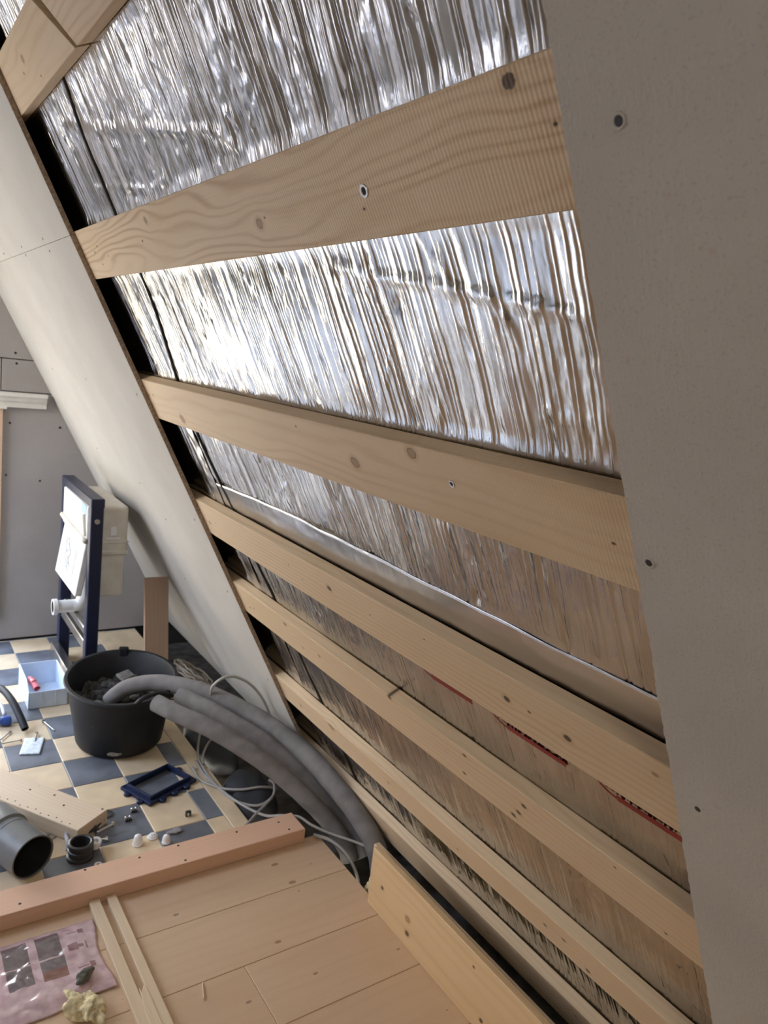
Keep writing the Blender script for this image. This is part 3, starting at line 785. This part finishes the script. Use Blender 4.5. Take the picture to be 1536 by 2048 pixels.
for k in range(16):
    a = r.uniform(0, 6.28); q = r.uniform(.02, .13); s = r.uniform(.008, .026)
    b = lump_bm(s, s*.8, s*.6, .5, 40, 2, k*1.3); tmesh(b, MB @ TR(q*math.cos(a), q*1.2*math.sin(a), .182, r.uniform(0, 3), r.uniform(-.5, .5)))
    obj('rubble_chunk', b, M_RUBBLEL if k % 4 == 0 else M_RUBBLE, bk)
b = box_bm(-.03, .03, -.02, .02, -.006, .006, .003); tmesh(b, TR(.775, 2.60, .20, .5, .35)); obj('rubble_chunk', b, M_RUBBLEL, bk)
# handle: flat strap swung down over the rim on the right, lug at the back
hb = tube_bm([(.715, 2.268, .246), (.735, 2.262, .266), (.775, 2.270, .272), (.815, 2.285, .262), (.85, 2.305, .238)], .0075, 10, 8)
obj('handle', hb, M_BUCKET, bk, smooth=True)
b = box_bm(-.018, .018, -.012, .012, -.02, .018, .006, 2); tmesh(b, MB @ TR(0.0, .228, .245)); obj('lug', b, M_BUCKET, bk)
b = lathe_bm([(0, .0015), (.022, .0012), (.024, 0)], 24, lambda q: .38); tmesh(b, MB @ Matrix.Translation((-.012, -.1535, .030)) @ Matrix.Rotation(math.radians(97), 4, 'X')); obj('oval_label', b, M_LOGO, bk)
# foam insulated pipes rising out of the eaves
def foam_pipe(label, pts, r, hollow=0.0):
    return tag(obj('foam_pipe', tube_bm(pts, r, 20, 8, hollow=hollow, jit=.05), M_FOAM, smooth=True, ang=50), label, 'pipe', 'grey foam pipes beside the bucket')
foam_pipe('uppermost grey foam pipe, its curved end dipping into the bucket', [(.682, 2.465, .178), (.70, 2.447, .205), (.746, 2.43, .236), (.83, 2.38, .256), (.938, 2.28, .253), (1.019, 2.19, .228), (1.077, 2.11, .207), (1.124, 2.02, .185), (1.166, 1.885, .160), (1.192, 1.735, .122), (1.218, 1.63, .070), (1.232, 1.565, .018), (1.238, 1.53, -.06)], lambda t: .024+.009*min(1, t*2.5)-.006*max(0, t-.55))
foam_pipe('middle grey foam pipe running between the two others', [(.865, 2.285, .247), (.898, 2.24, .241), (.947, 2.16, .227), (1.043, 2.03, .184), (1.102, 1.95, .143), (1.166, 1.87, .091), (1.225, 1.77, .019), (1.255, 1.685, -.04), (1.262, 1.65, -.075)], .028)
foam_pipe('lowest grey foam pipe with a blunt end at the bucket rim', [(.759, 2.2, .275), (.798, 2.13, .267), (.891, 2.02, .239), (.993, 1.92, .18), (1.058, 1.86, .131), (1.125, 1.79, .068), (1.178, 1.735, .008), (1.205, 1.68, -.045), (1.21, 1.66, -.08)], .028)
# black sack in the eaves
tag(obj('black_sack', lump_bm(.085, .15, .085, .18, 9, 4, 2.2), M_SACK, F=TR(1.035, 2.03, -.055, -.15), smooth=True), 'bulging black plastic sack lying under the foam pipes', 'sack')
tag(obj('black_sack', lump_bm(.08, .17, .07, .22, 9, 4, 6.2), M_SACK, F=TR(1.05, 2.42, -.05, .1), smooth=True), 'flat black plastic sack under the pipes behind the bucket', 'sack')
# cables
def cable(label, pts, r=.0042, grp='loose grey cables under the foam pipes', mat=None):
    return tag(obj('loose_cable', tube_bm(pts, r, 8, 8), mat or M_CABLE, smooth=True), label, 'cable', grp)
cable('grey cable arching high above the foam pipes in front of the plasterboard', [(.955, 2.225, .262), (.955, 2.215, .295), (.982, 2.2, .327), (1.027, 2.2, .327), (1.086, 2.19, .292), (1.135, 2.18, .228), (1.165, 2.16, .150), (1.17, 2.13, .08), (1.17, 2.06, .0)], .0048)
cable('grey cable hanging down the left side of the sack and looping back', [(.985, 2.33, .13), (.985, 2.36, .06), (.955, 2.30, .006), (.937, 2.207, .006), (.936, 2.088, .006), (.956, 1.985, .004), (1.01, 1.922, .006), (1.07, 1.935, .014), (1.095, 1.975, .03), (1.10, 2.02, .02)])
cable('grey cable curving low round the front of the black sack', [(.906, 2.219, .005), (.902, 2.136, .005), (.942, 2.058, .008), (.99, 2.005, .02), (1.05, 1.985, .026), (1.103, 1.985, .01)])
cable('longest grey cable running from the tiles over the end of the timber sill', [(.93, 2.25, .006), (.925, 2.152, .006), (.948, 2.021, .006), (.977, 1.926, .006), (1.012, 1.862, .007), (1.045, 1.822, .022), (1.08, 1.776, .036), (1.105, 1.735, .026), (1.146, 1.689, .014), (1.20, 1.612, .014), (1.222, 1.559, .016), (1.215, 1.498, .02)])
cable('short grey cable looped over the top of the black sack', [(.945, 2.22, .006), (.965, 2.27, .02), (1.00, 2.285, .06), (1.04, 2.26, .075), (1.08, 2.18, .05)])
cable('grey cable end lying across the border tile', [(.925, 1.835, .005), (.957, 1.857, .005), (.993, 1.885, .006), (1.03, 1.905, .012), (1.07, 1.93, .02)])
cable('thin grey cable dipping into the gap beside the plank floor', [(1.10, 1.71, .010), (1.135, 1.665, .008), (1.16, 1.61, -.01), (1.17, 1.56, -.05), (1.16, 1.52, -.09)], .005)
pts = []
r = random.Random(8)
for k in range(150):
    a = k/150*2*math.pi*6.3; R = .105 + .018*math.sin(k*.37) + r.uniform(-.006, .006)
    pts.append((1.115+R*math.cos(a)*.55, 2.80+R*math.sin(a)*1.0, .050+.045*k/150-.038*math.cos(a)+r.uniform(-.006, .006)))
cable('coil of brown-grey cable lying behind the bucket', pts, .0042, grp='coiled cable', mat=plain('brown_cable', (.30, .26, .21), .55))
# leaning short plank at the gable
b = box_bm(0, .470, -.049, .049, 0, .020, .0012)
tag(obj('leaning_plank', b, M_TWOODL, F=TR(1.032, 3.03, .001, 0) @ Matrix.Rotation(math.radians(-2.5), 4, 'Y') @ Matrix.Rotation(math.radians(-11), 4, 'X') @ Matrix(((0, 1, 0, 0), (0, 0, -1, 0), (1, 0, 0, 0), (0, 0, 0, 1))) if False else
    Matrix.Translation((.978, 2.86, .002)) @ Matrix.Rotation(math.radians(-10), 4, 'X') @ Matrix(((0, 1, 0, 0), (0, 0, -1, 0), (1, 0, 0, 0), (0, 0, 0, 1)))),
    'short brown plank standing upright behind the bucket', 'plank')
# WC mounting frame with cistern
fx = .68
ff = thing('toilet_frame', 'navy blue toilet mounting frame with a cream cistern, standing before the gable', 'toilet frame', (.72, 3.07, 0))
obj('post', box_bm(fx, fx+.046, 2.812, 2.852, 0, .82, .003), M_NAVY, ff)
obj('post', box_bm(fx, fx+.046, 3.285, 3.325, 0, .82, .003), M_NAVY, ff)
obj('top_rail', box_bm(fx-.001, fx+.048, 2.8105, 3.3265, .786, .822, .003), M_NAVY, ff)
obj('cross_rail', box_bm(fx+.006, fx+.040, 2.85, 3.287, .205, .245, .003), M_STEEL, ff)
obj('foot_rail', box_bm(fx-.03, fx+.006, 2.90, 3.30, .02, .085, .004), M_STEEL, ff)
b = lathe_bm([(0, .002), (.009, .002), (.010, 0)], 14); tmesh(b, TR(fx+.023, 2.812, .735, 0, math.radians(90))); obj('bolt', b, M_STEEL, ff)
cis = obj('cistern', join(join(box_bm(.715, .832, 2.856, 3.282, .585, .785, .014, 3), box_bm(.72, .826, 2.862, 3.276, .42, .60, .012, 3)), box_bm(.712, .838, 2.852, 3.286, .592, .612, .006, 2)), M_CREAM, ff)
obj('emblem', join(box_bm(.765, .790, 2.8535, 2.8555, .67, .705, .004, 2), box_bm(.75, .80, 2.8545, 2.8562, .655, .662)), M_WPLAS, cis)
obj('lid_seam', box_bm(.71, .836, 2.853, 3.285, .640, .645, .001), M_CREAM, cis)
obj('inspection_insert', box_bm(fx-.002, fx+.035, 2.862, 3.276, .63, .784, .006, 2), M_WPLAS, ff)
obj('sticker', box_bm(fx-.0035, fx-.002, 2.875, 2.955, .745, .782), M_BLUESTK, ff)
b = tube_bm([(fx-.004, 2.875, .665), (fx-.006, 2.89, .715), (fx-.006, 2.90, .745)], .007, 8, 6); obj('flush_tube', b, M_CREAM, ff, smooth=True)
b = tube_bm([(fx-.004, 2.862, .648), (fx-.008, 3.07, .652), (fx-.004, 3.276, .662)], .011, 10, 6); obj('rolled_ledge', b, M_CREAM, ff, smooth=True)
pn = obj('splash_cover', xz_prism([(fx-.004, .640), (fx-.036, .430), (fx-.010, .430), (fx+.02, .640)], 2.862, 3.226, .003), M_WPLAS, ff)
# grey outline pictogram and line on the cover
th_c = math.atan2(.032, .21)
def on_cover(y, s): return (fx-.004-.032*s/.21-.0015, y, .640-s)
for seg_ in ([(3.13, .055), (3.10, .035), (3.06, .07), (3.10, .095), (3.13, .055)], [(3.09, .055), (3.03, .085), (3.06, .11)], [(3.14, .10), (3.06, .112), (3.02, .135)], [(3.12, .115), (3.05, .13)], [(3.10, .13), (3.04, .145)], [(3.08, .145), (3.03, .157)]):
    obj('pictogram', tube_bm([on_cover(*p) for p in seg_], .002, 5, 3, smooth=False), M_GREYPR, pn)
obj('printed_line', tube_bm([on_cover(2.955, .05), on_cover(2.955, .15)], .0012, 5, 3, smooth=False), M_GREYPR, pn)
b = lathe_bm([(.024, 0), (.033, 0), (.033, .016), (.026, .018), (.026, .085), (.0, .085)], 28); tmesh(b, TR(.612, 3.085, .318, 0, 0, math.radians(90))); wp = obj('flush_pipe', b, M_WPLAS, ff, smooth=True, ang=40)
b = lathe_bm([(0, .002), (.024, .002), (.024, 0)], 24); tmesh(b, TR(.614, 3.085, .318, 0, 0, math.radians(90))); obj('pipe_bore', b, M_BLACKHOLE, wp)
obj('flush_bend', tube_bm([(.69, 3.085, .318), (.715, 3.08, .325), (.735, 3.08, .37), (.745, 3.08, .425)], .026, 14, 6), M_WPLAS, ff, smooth=True)
obj('bracket', box_bm(.69, .715, 2.87, 3.26, .262, .292, .004), M_STEEL, ff)
# open storage bin with a pink stub in it
bn = thing('storage_bin', 'pale blue open plastic storage bin on the tiles left of the bucket', 'bin', (.556, 2.94, 0))
bxa, bxb, bya, byb, bh = .490, .632, 2.842, 3.062, .098
obj('bottom', box_bm(bxa+.004, bxb-.004, bya+.004, byb-.004, .0006, .004), M_BIN, bn)
obj('back_panel', box_bm(bxa, bxb, byb-.004, byb, .001, bh, .0012), M_BIN, bn)
for xx in (bxa, bxb-.004):
    obj('side_panel', tmesh(prism_bm([(bya, .001), (byb, .001), (byb, bh), (bya+.055, bh), (bya, .068)], xx, xx+.004, .001), Matrix(((0, 0, 1, 0), (1, 0, 0, 0), (0, 1, 0, 0), (0, 0, 0, 1)))), M_BIN, bn)
fp = obj('front_panel', box_bm(bxa, bxb, bya, bya+.004, .001, .068, .0012), M_BIN, bn)
for xx in (.535, .585): obj('rib', box_bm(xx, xx+.003, bya-.0015, bya, .004, .064), M_BIN, fp)
for xx in (.535, .585): obj('rib', box_bm(xx, xx+.003, byb-.0055, byb-.004, .004, bh-.006), M_BIN, bn)
tag(obj('pink_stub', tube_bm([(.512, 2.95, .075), (.516, 2.91, .082), (.524, 2.868, .070)], .013, 14, 6, hollow=.75), M_PINKP, smooth=True, ang=40), 'pink plastic tube stub lying in the pale blue bin', 'tube')
# black hose and blue valve at the left edge
tag(obj('black_hose', tube_bm([(.30, 2.98, .016), (.36, 2.96, .05), (.400, 2.90, .078), (.424, 2.80, .074), (.441, 2.72, .045), (.452, 2.665, .016)], .013, 12, 8, hollow=.7), M_BUCKET, smooth=True, ang=50), 'short black hose curving up beside the pale blue bin', 'hose')
vt = thing('hose_valve', 'small blue and chrome valve on the tiles at the left edge', 'valve', (.385, 2.76, 0))
b = lathe_bm([(0, 0), (.016, 0), (.018, .006), (.018, .028), (.014, .032), (0, .032)], 16); tmesh(b, TR(.402, 2.745, .018, 0, 0, math.radians(90)) @ Matrix.Translation((0, 0, -.016))); obj('blue_cap', b, M_BLUE, vt, smooth=True, ang=40)
obj('chrome_body', tube_bm([(.30, 2.765, .018), (.392, 2.748, .018)], .013, 12, 4), M_STEEL, vt, smooth=True)
obj('white_ring', tube_bm([(.34, 2.80, .02), (.365, 2.84, .04), (.393, 2.82, .05), (.40, 2.77, .03)], .007, 8, 6), M_WPLAS, vt, smooth=True)
# packet, long screws
bm = bmesh.new(); g = []
for i in range(13):
    g.append([bm.verts.new((-.032+.064*i/12, -.055+.11*j/16, .004+.006*abs(mnoise.noise(Vector((i*.3, j*.3, 1))))*(1-abs(i-6)/7))) for j in range(17)])
for i in range(12):
    for j in range(16): bm.faces.new((g[i][j], g[i+1][j], g[i+1][j+1], g[i][j+1]))
pk = obj('paper_packet', bm, M_PAPER, F=TR(.458, 2.558, 0, math.radians(-18)), smooth=True)
md = pk.modifiers.new('thick', 'SOLIDIFY'); md.thickness = .003
tag(pk, 'small crumpled pale blue packet lying on a dark tile', 'packet')
def bolt(label, a, b_, r=.0035, head=.008, name='steel_bolt', grp='loose bolts on the tiles', mat=None, hexh=True):
    a = Vector(a); b_ = Vector(b_); L = (b_-a).length
    t = thing(name, label, 'bolt', a, group=grp)
    q = (b_-a).to_track_quat('Z', 'Y').to_matrix().to_4x4()
    M = Matrix.Translation(a) @ q
    s = lathe_bm([(0, 0), (r*.6, 0), (r, r)] + [(r*(1 if k % 2 else .86), r+(L-r)*(k+1)/14) for k in range(12)] + [(r, L)], 10); tmesh(s, M); obj('shank', s, mat or M_STEEL, t, smooth=True)
    hd = lathe_bm([(0, L), (head, L), (head, L+head*.9), (head*.8, L+head*1.1), (0, L+head*1.1)], 6 if hexh else 14); tmesh(hd, M); obj('head', hd, mat or M_STEEL, t)
    return t
bolt('long thin steel screw at the left edge, pointing to the gable', (.365, 2.63, .005), (.404, 2.678, .006), .0025, .006)
bolt('long thin steel screw lying left of the pale packet', (.345, 2.605, .005), (.428, 2.607, .006), .0025, .005)
bolt('dark bent screw near the front of the pale blue bin', (.545, 2.64, .004), (.522, 2.715, .008), .0028, .007)
bolt('steel screw sticking out behind the pale packet', (.47, 2.585, .007), (.484, 2.632, .008), .0025, .006)
# nailed plank on the tiles
F = TR(.4235, 2.138, .0, math.atan2(2.0075-2.311, .5345-.325))
npk = thing('nailed_plank', 'pale plank with rows of nail holes resting on the tiles above the drain pipe', 'plank', (0, 0, .0), F)
obj('board', box_bm(-.32, .178, -.060, .060, .0012, .047, .0015), M_TWOOD, npk)
for k in range(14):
    b = lathe_bm([(0, .0008), (.0020, .0006), (.0024, 0)], 8); tmesh(b, Matrix.Translation((-.20+.026*k, -.052+.004*(k % 3), .047))); obj('nail_hole', b, M_SCREWD, npk)
for (x, y) in ((-.08, .02), (.0, .035), (.06, .01), (.165, .052)):
    b = lathe_bm([(0, .0012), (.003, .001), (.0036, 0)], 8); tmesh(b, Matrix.Translation((x, y, .047))); obj('nail_head', b, M_SCREWD, npk)
# grey drain pipe
R_ = .058
ax = Vector((.38, -.92, 0)).normalized(); e0 = Vector((.346, 1.872, R_+.0012))
q = ax.to_track_quat('Z', 'Y').to_matrix().to_4x4(); MP = Matrix.Translation(e0) @ q
dp = thing('drain_pipe', 'large grey plastic drain pipe lying open end forward on the tiles', 'pipe', (.30, 1.99, 0))
b = lathe_bm([(R_-.004, 0), (R_, 0), (R_, -.10), (R_+.001, -.101), (R_+.001, -.108), (R_, -.109), (R_, -.118), (R_+.006, -.124), (R_+.006, -.20), (R_, -.21), (R_, -.26), (R_-.004, -.26), (R_-.004, 0)], 56); tmesh(b, MP); obj('pipe_wall', b, M_GPIPE, dp, smooth=True, ang=40)
b = lathe_bm([(R_-.0045, -.004), (R_-.0045, -.25), (0, -.25)], 48); tmesh(b, MP); obj('pipe_bore', b, M_GPIPEI, dp, smooth=True)
# small fittings
cl = thing('rubber_collar', 'black ribbed rubber collar standing among loose bolts', 'collar', (.472, 1.905, 0))
b = lathe_bm([(.024, .001), (.036, .001), (.036, .008), (.031, .010), (.031, .018), (.0335, .020), (.0335, .026), (.0305, .028), (.0305, .036), (.034, .038), (.034, .046), (.028, .048), (.025, .046), (.025, .003)], 36); tmesh(b, TR(.472, 1.905, 0)); obj('ring', b, M_RUBBER, cl, smooth=True, ang=35)
bolt('bright steel bolt pointing right, upper of the two beside the collar', (.530, 1.966, .020), (.574, 1.976, .026), .0035, .0075)
bolt('bright steel bolt pointing right, lower of the two beside the collar', (.512, 1.950, .010), (.548, 1.942, .010), .0035, .0065)
bolt('dark bolt lying behind the collar under the plank end', (.478, 1.985, .006), (.520, 2.010, .006), .0045, .008, mat=M_SCREWD)
bolt('dark bolt leaning towards the washer', (.535, 1.998, .012), (.558, 2.022, .018), .005, .0075, mat=M_SCREWD)
bolt('black plug bolt in the middle of the heap of fittings', (.500, 1.985, .012), (.530, 1.992, .014), .006, .009, mat=M_RUBBER, hexh=False)
def cap(label, x, y, rz, tilt, s=1.0, name='plastic_plug', mat=None, grp='white plastic plugs by the timber sill'):
    b = lathe_bm([(.0, .026*s), (.005*s, .0255*s), (.009*s, .022*s), (.0115*s, .012*s), (.0125*s, .001), (.0135*s, .0005), (.0115*s, 0), (0, 0)], 24)
    o = obj(name, b, mat or M_WPLAS, F=TR(x, y, .001, rz, tilt), smooth=True, ang=60)
    return tag(o, label, 'plug', grp)
cap('tallest white plastic plug standing beside the timber sill, leftmost of three', .626, 1.893, 0, 0, 1.15)
b = lathe_bm([(0, .013), (.006, .013), (.007, .009), (.011, .008), (.012, .004), (.015, .003), (.015, .0005), (0, .0005)], 24)
tag(obj('plastic_plug', b, M_WPLAS, F=TR(.672, 1.906, .001), smooth=True, ang=40), 'flat stepped white plastic plug, middle of three', 'plug', 'white plastic plugs by the timber sill')
cap('white plastic plug half hidden by the timber sill, rightmost of three', .700, 1.868, 0, math.radians(0), .95)
nt = thing('white_nut', 'white plastic bush leaning on the black collar', 'bush', (.513, 1.917, 0))
b = lathe_bm([(.006, 0), (.014, 0), (.015, .016), (.013, .022), (.006, .022), (.005, .014), (0, .014)], 20); tmesh(b, TR(.513, 1.917, .014, .3, math.radians(20))); obj('ring', b, M_WPLAS, nt, smooth=True, ang=40)
b = lathe_bm([(.004, 0), (.010, 0), (.010, .006), (.004, .006), (.004, 0)], 12); tmesh(b, TR(.505, 1.845, .001)); tag(obj('hex_nut', b, M_CREAM), 'small cream nut tucked against the timber sill below the collar', 'nut')
b = lathe_bm([(.005, 0), (.012, 0), (.012, .004), (.005, .004), (.005, 0)], 20); tmesh(b, TR(.505, 1.975, .001)); tag(obj('steel_washer', b, M_STEEL), 'small steel washer between collar and dark bolts', 'washer', 'washers on the tiles')
b = lathe_bm([(.009, 0), (.0185, 0), (.0185, .003), (.009, .003), (.009, 0)], 28); tmesh(b, TR(.584, 2.070, .001)); tag(obj('steel_washer', b, M_STEEL), 'large steel washer lying beside the plank end', 'washer', 'washers on the tiles')
b = lathe_bm([(.006, 0), (.017, 0), (.017, .003), (.006, .003), (.006, 0)], 24); tmesh(b, TR(.418, 2.03, .001)); tag(obj('steel_washer', b, M_STEEL), 'steel washer between drain pipe and nailed plank', 'washer', 'washers on the tiles')
tag(obj('grey_strip', tube_bm([(.446, 1.935, .006), (.449, 1.955, .022), (.452, 1.985, .020), (.460, 2.008, .034)], .006, 8, 6), M_GREYPR, smooth=True), 'bent grey plastic strip rising left of the collar', 'strip')
for k, (x, y) in enumerate(((.632, 2.014), (.660, 2.050))):
    t = thing('chrome_bolt', ['chrome double bolt on the dark tile, nearer to the timber sill', 'chrome double bolt on the dark tile, nearer to the blue frame'][k], 'bolt', (x, y, 0), group='chrome double bolts')
    for dx in (-.006, .006):
        b = lathe_bm([(0, .012), (.003, .0115), (.0048, .008), (.0048, .004), (.003, .0008), (0, .0008)], 14); tmesh(b, Matrix.Translation((x+dx, y, .004))); obj('domed_head', b, M_STEEL, t, smooth=True)
    b = box_bm(x-.010, x+.010, y-.006, y+.004, .0008, .006, .001); obj('plate', b, M_RUBBER, t)
cb = thing('black_clip', 'tiny black plastic clip standing on a beige tile', 'clip', (.800, 1.965, 0))
obj('clip_body', join(join(box_bm(.792, .796, 1.96, 1.97, .0008, .015), box_bm(.804, .808, 1.96, 1.97, .0008, .015)), box_bm(.792, .808, 1.96, 1.97, .012, .017, .001)), M_RUBBER, cb)
tag(obj('film_scrap', lump_bm(.018, .012, .004, .7, 70, 3, 9, flat=-.003), plain('clear_film', (.36, .34, .35), .2), F=TR(.738, 1.902, .0045), smooth=True), 'crumpled scrap of clear film on the dark tile near the sill', 'scrap')
# navy plastic frame
Fb = TR(.772, 2.158, 0, math.atan2(.065, .15))
bf = thing('blue_frame', 'dark blue plastic frame lying flat on the tiles in front of the bucket', 'frame', (0, 0, 0), Fb)
W2, H2 = .098, .070
def ring_prism(w, h_, b_, z0, z1):
    bm = bmesh.new()
    o_ = [(-w, -h_), (w, -h_), (w, h_), (-w, h_)]; i_ = [(-w+b_, -h_+b_), (w-b_, -h_+b_), (w-b_, h_-b_), (-w+b_, h_-b_)]
    V = [[bm.verts.new((p[0], p[1], z_)) for p in ring_] for ring_, z_ in ((o_, z0), (o_, z1), (i_, z1), (i_, z0))]
    for a in range(4):
        for k in range(4): bm.faces.new((V[a][k], V[a][(k+1) % 4], V[(a+1) % 4][(k+1) % 4], V[(a+1) % 4][k]))
    bmesh.ops.recalc_face_normals(bm, faces=bm.faces)
    bmesh.ops.bevel(bm, geom=list(bm.edges), offset=.002, segments=2, affect='EDGES', profile=.5); return bm
obj('rim', ring_prism(W2, H2, .017, .0008, .012), M_NAVYP, bf)
obj('collar', ring_prism(W2-.013, H2-.013, .006, .010, .024), M_NAVYP, bf)
for (x, y) in ((-W2-.003, -.03), (-W2-.003, .03), (-.05, -H2-.003), (.0, -H2-.003), (.05, -H2-.003), (W2+.003, .02)):
    b = lathe_bm([(0, .011), (.010, .011), (.012, .009), (.012, .0008), (0, .0008)], 18); tmesh(b, Matrix.Translation((x, y, 0))); obj('lug', b, M_NAVYP, bf, smooth=True, ang=40)
# dark nail strip bits on the border tile
tag(obj('black_sliver', box_bm(-.028, .028, -.003, .003, .0006, .004, .001), M_RUBBER, F=TR(.945, 1.815, 0, .25)), 'thin black sliver lying on the border tile by the sill', 'sliver')
